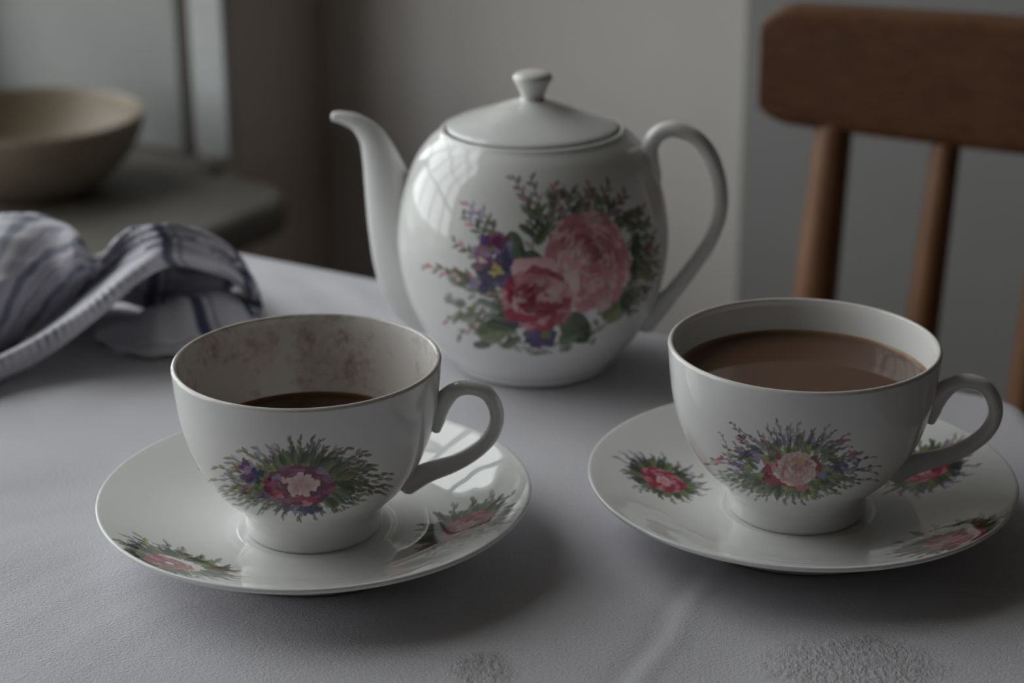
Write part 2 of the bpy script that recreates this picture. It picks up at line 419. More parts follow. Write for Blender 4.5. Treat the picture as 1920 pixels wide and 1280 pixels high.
    for k in range(64):
        t = s.rng.uniform(0, 6.28); q = s.rng.uniform(.15, .85)
        hx, hy = 1114 - 18 * q, 466 + 32 * q
        s.leaf(hx + q * 70 * math.cos(t), hy + q * 84 * math.sin(t), t + 1.57 + s.rng.uniform(-.3, .3), s.rng.uniform(14, 34), s.rng.uniform(2.5, 5), [srgb(184, 96, 110), srgb(234, 200, 198), srgb(166, 80, 96)][k % 3], .6)
    # crimson rose with pale outer petals
    s.blob(1000, 503, 44, 22, BLUSH, -.15, .95, .1)
    s.blob(1056, 548, 28, 44, BLUSH, .4, .9, .1)
    s.rose(1008, 558, 66, 58, CRIM, ROSE, srgb(218, 158, 164), heart=(-.05, .1), core=srgb(116, 24, 48))
    for (x, y, rx, ry, a, c) in ((972, 560, 12, 18, .3, BLUSH), (1008, 535, 10, 16, .4, BLUSH), (1016, 560, 12, 10, 0, BLUSH), (1042, 546, 12, 22, .6, BLUSH), (1058, 590, 12, 16, .8, PINK), (1000, 520, 26, 8, -.1, PINK),
                                 (985, 545, 9, 16, .2, CRIM), (1003, 545, 8, 15, .3, CRIM), (1000, 574, 26, 12, 0, CRIM), (968, 548, 8, 10, 0, CRIM), (1035, 580, 26, 6, -.5, CRIM), (985, 597, 30, 7, .35, ROSE), (1045, 600, 18, 8, -.7, ROSE)):
        s.blob(x, y, rx, ry, c, a, .75, .2)
    return s

def sheet_cup_plum():
    s = Sheet(375, 795, 775, 1000, 2.6, 5)
    cx, cy = 561, 907
    # fan of leaves: right side dark and feathery, left side olive with violet tips
    for row in range(3):
        s.burst(cx, cy, 34 - row * 5, 100 * (1, .82, .64)[row], -1.75, .30, (17, 13, 10)[row], 20, 8.5, [G_DARK, G_MID, G_MID, G_OLIVE], G_GREY, [BROWN, G_DARK, G_DARK, BROWN], sq=(1.80, .86), dabs=8)
        s.burst(cx, cy, 34 - row * 5, 100 * (1, .82, .64)[row], -3.45, -1.75, (11, 9, 7)[row], 22, 8, [G_OLIVE, G_MID, G_DARK, G_LIME], G_GREY, [MAUVE, G_OLIVE, G_OLIVE, LILAC], sq=(1.74, .84), dabs=7)
        s.burst(cx, cy, 34, 100 * (1, .84, .68)[row], .30, 2.85, (15, 12, 10)[row], 17, 7.5, [G_OLIVE, G_MID, G_DARK, G_GREY], G_GREY, [BROWN, G_DARK, G_GREY], sq=(1.70, .66), dabs=7)
    for k in range(30):
        t = s.rng.uniform(-1.2, .9)
        s.leaf(cx + 88 * math.cos(t), cy + 48 * math.sin(t), t + s.rng.uniform(-.4, .4), s.rng.uniform(22, 40), s.rng.uniform(8, 13), GREENS[k % 5], .85)
    for k in range(14):
        t = s.rng.uniform(-2.4, -1.1)
        s.leaf(cx + 64 * math.cos(t), cy + 52 * math.sin(t), t + s.rng.uniform(-.4, .4), s.rng.uniform(22, 36), s.rng.uniform(8, 13), [G_DARK, G_MID, G_OLIVE][k % 3], .85)
    # violets
    for (x, y, rx, ry, c) in ((460, 872, 10, 11, VIOL), (470, 884, 14, 11, LILAC), (482, 888, 12, 10, INK), (464, 895, 13, 8, VIOL), (476, 901, 14, 6, INK), (540, 952, 11, 8, INK), (556, 957, 7, 5, LILAC), (572, 955, 13, 8, INK), (590, 954, 12, 8, INK), (500, 930, 14, 5, VIOL)):
        s.blob(x, y, rx, ry, c, 0, .88, .25)
    # plum rose, pale heart
    s.rose(cx - 2, cy + 1, 67, 38, srgb(84, 22, 54), srgb(120, 48, 82), srgb(160, 96, 124), heart=(.06, .08), rings=((13, .78, .24), (11, .60, .24), (9, .42, .22)))
    for (x, y, rx, ry, c) in ((520, 894, 10, 5, LILAC), (535, 901, 9, 5, BLUSH), (520, 925, 10, 6, ROSE), (526, 930, 7, 4, PINK), (575, 935, 16, 6, ROSE), (575, 943, 9, 5, PINK), (604, 884, 12, 6, LILAC), (616, 898, 7, 9, MAUVE), (505, 908, 7, 8, ROSE), (598, 920, 9, 9, PLUM)):
        s.blob(x, y, rx, ry, c, s.rng.uniform(-.5, .5), .8, .25)
    for k in range(16):
        t = k * 2.4; q = math.sqrt(k / 16)
        s.petal(567 + 27 * q * math.cos(t), 909 + 16 * q * math.sin(t), 10, 7, t, 567, 909, 20, srgb(196, 150, 160), srgb(226, 208, 204))
    return s

def sheet_cup_pale():
    s = Sheet(1285, 770, 1665, 970, 2.6, 8)
    cx, cy = 1485, 880
    for row in range(3):
        s.burst(cx, cy, 44, 100 * (1, .82, .68)[row], -3.3, .25, (24, 18, 14)[row], 15, 6.5, [G_MID, G_DARK, G_GREY, LILAC], G_GREY, [MAUVE, LILAC, VIOL, BROWN, G_OLIVE, PINK], sq=(1.64, .94), dabs=6)
        s.burst(cx, cy, 40, 100 * (1, .84, .70)[row], .25, 2.98, (20, 16, 14)[row], 14, 8, [G_MID, G_DARK, G_OLIVE, G_GREY], G_GREY, [G_DARK, G_GREY, G_MID], sq=(1.52, .66), dabs=5)
    s.sprig(1405, 850, 1370, 790, 9, 12, 5, G_OLIVE, [G_OLIVE, PLUM, MAUVE], .05)
    s.sprig(1372, 870, 1348, 808, 9, 9, 4, BROWN, [G_OLIVE, PINK, BROWN], .05)
    for k in range(60):
        t = s.rng.uniform(0, 6.28)
        s.leaf(cx + 48 * math.cos(t), cy + 34 * math.sin(t), t + s.rng.uniform(-.9, .9), s.rng.uniform(16, 28), s.rng.uniform(9, 14), [G_OLIVE, G_MID, G_DARK, G_GREY][k % 4], .8)
    for k in range(46):
        t = k / 46 * 6.28 + s.rng.uniform(-.1, .1); q = s.rng.uniform(.8, 1.25)
        s.leaf(cx + 70 * q * math.cos(t), cy + 42 * q * math.sin(t), t + s.rng.uniform(-.8, .8), s.rng.uniform(14, 26), s.rng.uniform(8, 13), [G_OLIVE, G_MID, G_GREY, G_LIME, G_DARK][k % 5], .8)
    for (x, y, rx, ry, c) in ((1569, 878, 16, 6, INK), (1580, 872, 9, 5, VIOL), (1387, 845, 12, 5, VIOL), (1400, 852, 11, 6, INK), (1420, 856, 9, 7, LILAC), (1415, 845, 7, 5, VIOL), (1345, 864, 10, 6, PINK), (1352, 858, 6, 4, ROSE), (1390, 820, 7, 6, PLUM),
                              (1600, 850, 10, 6, MAUVE), (1575, 828, 13, 5, MAUVE), (1606, 868, 8, 4, VIOL)):
        s.blob(x, y, rx, ry, c, s.rng.uniform(-.5, .5), .75, .25)
    for (x, y, rx, ry, c) in ((1447, 876, 16, 12, PINK), (1440, 880, 8, 9, ROSE), (1450, 900, 18, 8, ROSE), (1438, 893, 9, 6, CRIM), (1486, 908, 20, 7, ROSE), (1505, 914, 14, 6, PINK), (1530, 872, 10, 12, ROSE), (1526, 892, 14, 6, PLUM), (1462, 862, 8, 14, ROSE), (1540, 890, 10, 7, LILAC)):
        s.blob(x, y, rx, ry, c, s.rng.uniform(-.4, .4), .85, .22)
    s.rose(1493, 879, 36, 32, srgb(186, 134, 130), srgb(218, 194, 178), srgb(230, 218, 204), heart=(.1, -.1), rings=((10, .76, .28), (8, .52, .26), (5, .26, .22)))
    for (x, y, rx, ry, c) in ((1500, 866, 12, 6, srgb(206, 170, 120)), (1490, 860, 9, 4, PINK), (1515, 868, 6, 5, ROSE), (1470, 880, 3, 16, ROSE), (1480, 900, 12, 3, PINK)):
        s.blob(x, y, rx, ry, c, .2, .6, .2)
    return s

def sheet_saucer(kind):
    """a round posy about 36 mm across; sheet units are tenths of a millimetre, +y towards the rim"""
    s = Sheet(-230, -230, 230, 230, 0.9, 20 + kind)
    ros = ((CRIM, ROSE, PINK), (srgb(126, 40, 70), ROSE, PINK), (srgb(138, 46, 72), ROSE, PINK))[kind]
    for row in range(3):
        s.burst(0, 0, 70, lambda t: 190 * (1, .82, .66)[row] * (1.0 + .10 * math.cos(2 * t)), 0, 6.28, (20, 15, 12)[row], 46, 20, [G_DARK, G_MID, G_OLIVE, G_DARK] if kind != 1 else [G_DARK, G_MID, G_DARK], G_GREY,
                [[MAUVE, LILAC, BROWN, G_DARK], [BROWN, G_DARK, G_GREY], [G_OLIVE, G_LIME, INK, LILAC]][kind], dabs=5)
    for k in range(34):
        t = k / 34 * 6.28
        s.leaf(105 * math.cos(t), 105 * math.sin(t), t + s.rng.uniform(-.3, .3), s.rng.uniform(60, 95), s.rng.uniform(20, 32), [G_DARK, G_MID, G_OLIVE, G_DARK][k % 4], .85)
    for (x, y) in ((-110, -60), (-90, -95), (95, -85), (40, -130), (-130, 40)):
        s.blob(x, y, 20, 13, INK if kind != 1 else MAUVE, s.rng.uniform(0, 3), .8, .25)
    k_ = (88, 88, 66)[kind]
    s.rose(0, (8, 8, 30)[kind], k_, k_ * .93, *ros, heart=(.05, -.05), rings=((13, .80, .25), (10, .60, .25), (7, .40, .22)))
    for k in range(12 if kind < 2 else 0):
        t = k * 2.4; q = math.sqrt(k / 12)
        s.petal(28 * q * math.cos(t) + 4, 26 * q * math.sin(t) + 4, 15, 11, t, 0, 0, 20, PINK, BLUSH)
    return s

# ------------------------------------------------------------------ the room
H = 2.6
CONV = W_E - 0.413                       # outer corner where the back wall stops and the nook begins
structure(room_boxes('floor', [(-3.2, W_E + .36, -3.2, 2.2, -0.05, 0)], M_TABLE), 'dark wooden floor under the table')
structure(room_boxes('ceiling', [(-3.2, W_E + .36, -3.2, 2.2, H, H + .05)], M_CEIL))
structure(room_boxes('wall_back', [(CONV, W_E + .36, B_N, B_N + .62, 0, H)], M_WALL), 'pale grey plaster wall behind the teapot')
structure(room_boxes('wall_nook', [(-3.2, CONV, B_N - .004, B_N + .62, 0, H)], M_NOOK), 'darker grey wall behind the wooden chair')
structure(room_boxes('wall_left', [(W_E, W_E + .36, -3.2, B_N, 0, SILL - .03), (W_E, W_E + .36, -3.2, B_N, WIN_TOP, H),
                                   (W_E, W_E + .36, -3.2, WIN_N0, SILL - .03, WIN_TOP), (W_E, W_E + .36, WIN_N1 + .012, B_N, SILL - .03, WIN_TOP)], M_WINWALL), 'shaded window wall with a deep recess')
structure(room_boxes('wall_right', [(-3.3, -3.2, -3.2, 2.2, 0, H)], M_DARKWALL))
structure(room_boxes('wall_front', [(-3.2, W_E + .36, -3.3, -3.2, 0, H)], M_DARKWALL))
# window sill and the lining of the recess
def sill_board():
    s0, s1, rr = WIN_N0 - .06, WIN_N1 - .035, .05
    out = [(W_E + .28, s0), (W_E - .115, s0)]
    for k in range(9):
        t = math.pi / 2 * k / 8
        out.append((W_E - .115 + rr - rr * math.cos(t), s1 - rr + rr * math.sin(t)))
    out += [(W_E - .001, s1), (W_E - .001, WIN_N1 + .0), (W_E + .28, WIN_N1 + .0)]
    n = len(out)
    V = [room(e, m, z) for z in (SILL - .03, SILL) for e, m in out]
    F = [tuple(range(n)), tuple(range(2 * n - 1, n - 1, -1))] + [(i, i + n, (i + 1) % n + n, (i + 1) % n) for i in range(n)]
    return mesh_obj('trim_1', V, F, M_SILL, None, False)
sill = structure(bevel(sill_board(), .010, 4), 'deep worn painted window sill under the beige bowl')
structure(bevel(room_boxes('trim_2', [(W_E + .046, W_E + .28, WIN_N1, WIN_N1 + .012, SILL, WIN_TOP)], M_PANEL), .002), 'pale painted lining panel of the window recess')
structure(bevel(room_boxes('trim_3', [(W_E - .006, W_E + .031, WIN_N1 - .002, WIN_N1 + .012, SILL, WIN_TOP)], M_TRIM), .003), 'bright painted edge strip of the window recess')
# window: fixed frame, glazing bars, small panes
win = structure(empty('window_1', room(W_E + .30, (WIN_N0 + WIN_N1) / 2, SILL)), 'white painted window with small panes beyond the sill')
def to_win(o):
    o.parent = win; o.matrix_parent_inverse = Matrix.Translation(-win.location); return o
e0, e1, fr = W_E + .28, W_E + .33, .055
to_win(bevel(room_boxes('window_frame', [(e0, e1, WIN_N0, WIN_N0 + fr, SILL - .03, WIN_TOP), (e0, e1, WIN_N1 - fr + .012, WIN_N1 + .012, SILL - .03, WIN_TOP),
                                   (e0, e1, WIN_N0 + fr, WIN_N1 - fr + .012, SILL - .03, SILL + .04), (e0, e1, WIN_N0 + fr, WIN_N1 - fr + .012, WIN_TOP - fr, WIN_TOP)], M_TRIM), .004))
m_pane = bpy.data.materials.new('window_glass'); m_pane.use_nodes = True
_nt = m_pane.node_tree; _nt.nodes.clear()
_o = _nt.nodes.new('ShaderNodeOutputMaterial'); _mx = _nt.nodes.new('ShaderNodeMixShader'); _mx.inputs[0].default_value = .07
_t = _nt.nodes.new('ShaderNodeBsdfTransparent'); _t.inputs[0].default_value = (.98, .98, .98, 1); _g = _nt.nodes.new('ShaderNodeBsdfGlossy'); _g.inputs['Roughness'].default_value = .02
_nt.links.new(_t.outputs[0], _mx.inputs[1]); _nt.links.new(_g.outputs[0], _mx.inputs[2]); _nt.links.new(_mx.outputs[0], _o.inputs[0])
na, nb, za, zb = WIN_N0 + fr, WIN_N1 - fr + .012, SILL + .04, WIN_TOP - fr
bw = .030
NC, NR = 5, 4
for k in range(1, NC):
    n = na + (nb - na) * k / NC
    to_win(bevel(room_boxes('glazing_bar', [(e0 + .008, e1 - .008, n - bw / 2, n + bw / 2, za, zb)], M_TRIM), .004))
for k in range(1, NR):
    z = za + (zb - za) * k / NR
    for j in range(NC):
        to_win(bevel(room_boxes('glazing_bar', [(e0 + .01, e1 - .01, na + (nb - na) * j / NC + bw / 2 * (j > 0), na + (nb - na) * (j + 1) / NC - bw / 2 * (j < NC - 1), z - bw / 2, z + bw / 2)], M_TRIM), .004))
for i in range(NR):
    for j in range(NC):
        to_win(room_boxes('pane', [(e0 + .023, e0 + .026, na + (nb - na) * j / NC, na + (nb - na) * (j + 1) / NC, za + (zb - za) * i / NR, za + (zb - za) * (i + 1) / NR)], m_pane))
# ground outside
m_grass = paint_mat('grass_outside', srgb(96, 100, 84), srgb(120, 122, 104), 0.9, 2.0, .3)
g = room_boxes('ground', [(W_E + .36, W_E + 40, -30, 30, -.35, -.3)], m_grass); structure(g, 'grass outside the window')

# ------------------------------------------------------------------ table and cloth
POLY = np.array([(-0.190, 0.971), (0.2035, 0.7368), (0.2150, 0.10), (-0.625, 0.240)])
def poly_sdf(P, poly):
    d = np.full(len(P), 1e9); s = np.ones(len(P)); gx = np.zeros((len(P), 2))
    n = len(poly)
    for i in range(n):
        a, b = poly[i], poly[(i + 1) % n]
        ab = b - a; ap = P - a
        t = np.clip(ap @ ab / (ab @ ab), 0, 1)[:, None]
        v = ap - ab * t; q = np.hypot(v[:, 0], v[:, 1])
        m = q < d
        d = np.where(m, q, d); gx = np.where(m[:, None], v, gx)
    inside = np.ones(len(P), bool)
    for i in range(n):
        a, b = poly[i], poly[(i + 1) % n]
        cr = (b[0] - a[0]) * (P[:, 1] - a[1]) - (b[1] - a[1]) * (P[:, 0] - a[0])
        inside &= cr < 0
    L = np.maximum(np.hypot(gx[:, 0], gx[:, 1]), 1e-9)[:, None]
    return np.where(inside, -d, d), np.where(inside[:, None], -gx / L, gx / L)
ctr = POLY.mean(0)
RND = .014
def inset(poly, r):
    out = []
    n = len(poly)
    for i in range(n):
        p0, p, p1 = poly[i - 1], poly[i], poly[(i + 1) % n]
        d0 = (p - p0) / np.linalg.norm(p - p0); d1 = (p1 - p) / np.linalg.norm(p1 - p)
        n0 = np.array([d0[1], -d0[0]]); n1 = np.array([d1[1], -d1[0]])   # inward for a clockwise polygon
        A = np.array([n0, n1]); out.append(np.linalg.solve(A, [n0 @ p + r, n1 @ p + r]))
    return np.array(out)
INS = inset(POLY, RND)
def wrinkle(x, y):
    def sn(a, b, c, k): return np.sin((x * a + y * b) * k + c)
    z = 0.00035 * sn(.6, .8, 1.0, 40) * sn(-.8, .6, .3, 63) + 0.0003 * sn(.2, -1, 2.2, 88) * sn(1, .3, .5, 51)
    # soft ridges running up and to the right on the window side
    w = -.8 * x + .6 * y; l = .6 * x + .8 * y
    w2 = w + .006 * np.sin(l * 30) + .004 * np.sin(l * 71 + 2)
    mask = 1 / (1 + np.exp((x + .09) / .02))
    z = z + mask * (.00020 * np.sin(w2 * 150 + 1.2 + 3 * np.sin(l * 19) + 2 * np.sin(l * 47)) * (.5 + .5 * np.sin(l * 33 + w * 60)) + .00006 * np.sin(w2 * 470 + .4 + 3 * np.sin(l * 26 + w * 20)) * (.5 + .5 * np.sin(l * 37)))
    # pressed crease running towards the camera between the saucers
    ax, ay, bx, by = .0700, .5930, .0300, .4950
    d = ((x - ax) * (by - ay) - (y - ay) * (bx - ax)) / math.hypot(bx - ax, by - ay)
    d = d + .0012 * np.sin(y * 130)
    cm = 1 / (1 + np.exp((y - .590) / .008))
    z = z + cm * (.0007 * np.exp(-(d / .0028) ** 2) - .0006 * np.exp(-((d - .006) / .0035) ** 2))
    # small puckers at the far left
    z = z + .0006 * np.exp(-((x + .08) / .05) ** 2 - ((y - .86) / .05) ** 2) * np.sin(x * 210 + y * 120) 
    return z
gs = .003
xs = np.arange(-.86, .44, gs); ys = np.arange(-.12, 1.20, gs)
GX, GY = np.meshgrid(xs, ys); P2 = np.stack([GX.ravel(), GY.ravel()], 1)
sd, gr = poly_sdf(P2, INS); sd = sd - RND
rc = .007
phi = np.clip(sd / rc, 0, math.pi / 2)
off = np.where(sd > 0, rc * np.sin(phi), sd)
drop = np.where(sd > 0, rc * (1 - np.cos(phi)) + np.clip(sd - rc * math.pi / 2, 0, None), 0)
pos = P2 + gr * (off - sd)[:, None] * (sd > 0)[:, None]
fl = np.clip(drop / .1, 0, 1); sarc = (P2 @ np.array([.7, -.7])) * 40
pos = pos + gr * (fl * .008 * (1 + np.sin(sarc)))[:, None]
edge = np.clip(-sd / .012, 0, 1)
Zc = -drop + wrinkle(P2[:, 0], P2[:, 1]) * edge - .0006
keep = sd < .21
idx = -np.ones(len(P2), int); idx[keep] = np.arange(keep.sum())
ny, nx = GX.shape
I = idx.reshape(ny, nx)
q = np.stack([I[:-1, :-1], I[:-1, 1:], I[1:, 1:], I[1:, :-1]], -1).reshape(-1, 4); q = q[(q >= 0).all(1)]
m_cloth, nt, b = new_mat('white_linen')
b.inputs['Roughness'].default_value = .9
b.inputs['Sheen Weight'].default_value = .15
base = ramp(nt, noise(nt, 7, 4), [(.3, srgb(206, 204, 210)), (.7, srgb(217, 215, 220))])
# woven grain + the raised pattern patches near the front edge of the picture
grain = noise(nt, 800, 3, .6, (1, 1.8, 1), math.radians(-28))
grain2 = noise(nt, 1500, 2, .5)
tc = nt.nodes.new('ShaderNodeTexCoord')
def patch(x, y, rx, ry):
    mp = nt.nodes.new('ShaderNodeMapping'); mp.vector_type = 'POINT'
    mp.inputs['Location'].default_value = (-x / rx, -y / ry, 0); mp.inputs['Scale'].default_value = (1 / rx, 1 / ry, 0)
    nt.links.new(tc.outputs['Object'], mp.inputs['Vector'])
    ln = nt.nodes.new('ShaderNodeVectorMath'); ln.operation = 'LENGTH'; nt.links.new(mp.outputs[0], ln.inputs[0])
    ad = nd(nt, 'ShaderNodeMath', operation='MULTIPLY_ADD'); nt.links.new(noise(nt, 110, 3), ad.inputs[0]); ad.inputs[1].default_value = .8; nt.links.new(ln.outputs['Value'], ad.inputs[2])
    mr = nt.nodes.new('ShaderNodeMapRange'); mr.interpolation_type = 'SMOOTHSTEP'
    mr.inputs['From Min'].default_value = 1.5; mr.inputs['From Max'].default_value = .95
    nt.links.new(ad.outputs[0], mr.inputs['Value']); return mr.outputs[0]
pa = patch(-.0100, .5245, .0115, .0135); pb = patch(.1050, .5260, .030, .020)
mxp = nd(nt, 'ShaderNodeMath', operation='MAXIMUM'); nt.links.new(pa, mxp.inputs[0]); nt.links.new(pb, mxp.inputs[1])
stitch = noise(nt, 300, 4, .65, (1.7, 1, 1), math.radians(35))
st = ramp(nt, stitch, [(.34, (0, 0, 0)), (.66, (1, 1, 1))])
sm = nd(nt, 'ShaderNodeMath', operation='MULTIPLY'); nt.links.new(st, sm.inputs[0]); nt.links.new(mxp.outputs[0], sm.inputs[1])
inv = nd(nt, 'ShaderNodeMath', operation='SUBTRACT'); nt.links.new(mxp.outputs[0], inv.inputs[0]); nt.links.new(sm.outputs[0], inv.inputs[1])
mc = nt.nodes.new('ShaderNodeMix'); mc.data_type = 'RGBA'
fm = nd(nt, 'ShaderNodeMath', operation='MULTIPLY'); nt.links.new(inv.outputs[0], fm.inputs[0]); fm.inputs[1].default_value = .55
nt.links.new(fm.outputs[0], mc.inputs['Factor']); nt.links.new(base, mc.inputs['A']); mc.inputs['B'].default_value = (*srgb(142, 128, 124), 1)
nt.links.new(mc.outputs['Result'], b.inputs['Base Color'])
h1 = nd(nt, 'ShaderNodeMath', operation='MULTIPLY_ADD'); nt.links.new(grain2, h1.inputs[0]); h1.inputs[1].default_value = .5; nt.links.new(grain, h1.inputs[2])
h2 = nd(nt, 'ShaderNodeMath', operation='MULTIPLY_ADD'); nt.links.new(sm.outputs[0], h2.inputs[0]); h2.inputs[1].default_value = 1.2; nt.links.new(h1.outputs[0], h2.inputs[2])
bump(nt, b, h2.outputs[0], .8, .0006)
cloth = mesh_obj('tablecloth', np.concatenate([pos, Zc[:, None]], 1)[keep], q, m_cloth)
cloth.location = (0, 0, T)
tag(cloth, 'off-white linen tablecloth with raised woven pattern under the tea things', 'tablecloth')

tab = empty('table', (ctr[0], ctr[1], 0))
tag(tab, 'wooden table hidden under the off-white cloth', 'table')
def slab(name, poly, z0, z1, mat, parent):
    n = len(poly); V = [(p[0] - ctr[0], p[1] - ctr[1], z) for z in (z0, z1) for p in poly]
    F = [tuple(range(n)), tuple(range(2 * n - 1, n - 1, -1))] + [(i, i + n, (i + 1) % n + n, (i + 1) % n) for i in range(n)]
    return mesh_obj(name, V, F, mat, parent, smooth=False)
slab('tabletop', inset(POLY, .004), T - .032, T - .005, M_TABLE, tab)
for p in inset(POLY, .09):
    lathe('leg', [(0, 0), (.018, 0), (.022, .3), (.028, .62), (.028, T - .033), (0, T - .033)], ring(20), M_TABLE, tab).location = (p[0] - ctr[0], p[1] - ctr[1], 0)

# ------------------------------------------------------------------ teapot
PX, PY = .0091, .7880
pot = empty('teapot', (PX, PY, T))
tag(pot, 'round white china teapot with large pink rose bouquet, behind the two cups', 'teapot')
outer = [(.0325, .0002), (.0342, .0012), (.0352, .0032), (.0380, .0060), (.0435, .0130), (.0496, .0220), (.0543, .034), (.0569, .048), (.0573, .060), (.0549, .075), (.0500, .089), (.0445, .0972), (.0392, .1022)]
P = resample(catmull(outer, 500), 330)
lip = catmull([(.0392, .1022), (.0384, .1034), (.0374, .1038), (.0364, .1034), (.0361, .1024)], 16)[1:]
inn = [(.0361, .100), (.046, .090), (.052, .075), (.0545, .06), (.0538, .045), (.048, .024), (.036, .010), (.02, .006), (0, .006)]
body = lathe('body', np.vstack([[(0, .002)], [(.028, .002)], [(.0300, .0002)], P, lip, inn]), front_ring(470, 1.35, 130), M_PRINT, pot)
v = coords(body)
lon, x, y = wrap(v, .05023, .04943, [1002.32, -0.14, -1.07, 0.44, 0.08, -0.61, 268.52, 23.7, -88.39, 3.22, -2.61, -1.76, -0.28, 0.55, 0.41, -51.77, -4.27, 17.17, 0.16, -0.05, 3.08],
                 [550.05, -214.83, -31.55, 8.8, -2.78, -3.34, -1.67, 0.03, 0.43, -0.42, 0.79, -42.64, 2.72, 13.58, -1.95, 0.46, 0.05, -0.81, 3.48, -0.03, 0.06], 5)
ok = (np.abs(lon) < 1.3) & (v[:, 2] > .006) & (v[:, 2] < .0985)
rad = np.hypot(v[:, 0], v[:, 1]); ok &= rad > np.interp(v[:, 2], P[:, 1], P[:, 0]) - .001
rgb = np.tile(GLAZE, (len(v), 1)); rgb[ok] = sheet_teapot().sample(x[ok], y[ok], GLAZE)
set_print(body, rgb)
a8 = math.radians(-8); U = np.array([math.cos(a8), math.sin(a8), 0]); S8 = (-math.sin(a8), math.cos(a8), 0)
def plane(pts): return [U * a + np.array([0, 0, z]) for a, z in pts]
tube('handle', plane([(.0520, .0808), (.0512, .0855), (.0497, .0915), (.0490, .0970), (.0520, .1022), (.0570, .1045), (.0626, .1038), (.0690, .1003), (.0745, .0930), (.0782, .0815), (.0786, .0690), (.0742, .0555), (.0665, .0430), (.0600, .0338), (.0530, .0252), (.0480, .0200)]),
     [.0020, .0026, .0030, .0036, .0036, .0034, .0032, .0031, .0031, .0030, .0030, .0030, .0031, .0034, .0044, .0055], [.0030, .0038, .0045, .0048, .0046, .0044, .0043, .0042, .0041, .0041, .0041, .0041, .0042, .0045, .0055, .006], M_GLAZE, pot, S8, 28, 120)
sp_c = [(-.0440, .0240), (-.0480, .0290), (-.0518, .0370), (-.0553, .0480), (-.0586, .0610), (-.0622, .0775), (-.0650, .0885), (-.0684, .0972), (-.0740, .1030), (-.0800, .1053), (-.0838, .1058)]
sp_r = [.0150, .0158, .0160, .0148, .0128, .0100, .0078, .0057, .0038, .0028, .0022]
tube('spout', plane(sp_c), sp_r, [r * k for r, k in zip(sp_r, [1, 1, .95, .9, .9, .9, .9, .9, 1, 1.15, 1.3])], M_GLAZE, pot, S8, 36, 120)
lid = lathe('lid', np.vstack([[(0, .1000)], [(.030, .1000)], [(.0340, .1030)], catmull([(.0356, .1036), (.0358, .1043), (.0352, .1051), (.0330, .1061), (.0280, .1079), (.0205, .1105), (.0135, .1131), (.0080, .1148), (.0056, .1154)], 70), [(0, .1157)]]), ring(160), M_GLAZE, pot)
lathe('knob', np.vstack([catmull([(.0056, .1150), (.0049, .1162), (.0050, .1178), (.0064, .1207), (.0079, .1235), (.0082, .1248), (.0075, .1262), (.0052, .1272), (.0020, .1276), (0, .1277)], 60)]), ring(72), M_GLAZE, lid)

# ------------------------------------------------------------------ cups, saucers, tea
CUP = np.array([(.0232, 0), (.0240, .0012), (.0241, .0035), (.0240, .0062), (.0248, .0085), (.0285, .0127), (.0325, .0168), (.0362, .0218), (.0398, .0282), (.0425, .0352), (.0445, .0432), (.0457, .0530), (.0464, .0615)])
def cup_profile(k):
    o = resample(catmull(CUP, 400), 230) * [k, 1]
    th = .0020
    rim = catmull([o[-1], (o[-1][0] - .0003, .0621), (o[-1][0] - th / 2, .0625), (o[-1][0] - th + .0002, .0621), (o[-1][0] - th, .0612)], 14)[1:]
    inner = o[::-1]; inner = inner[(inner[:, 1] < .0605) & (inner[:, 1] > .0125)][::3] - [.0021, 0]
    bottom = catmull([inner[-1], (.0215, .0095), (.013, .0078), (0, .0074)], 20)[1:]
    return np.vstack([[(0, .0025)], [(.0205, .0025)], [(.0220, 0)], o, rim, inner, bottom]), 3 + len(o) + 7, o
HANDLE = [(.0441, .0362), (.0447, .0395), (.0452, .0432), (.0475, .0473), (.0514, .0506), (.0568, .0513), (.0621, .0488), (.0652, .0420), (.0640, .0350), (.0593, .0290), (.0512, .0236), (.0405, .0196), (.0335, .0160)]
def inner_radius(z, k): return np.interp(z, CUP[:, 1], CUP[:, 0]) * k - .0021
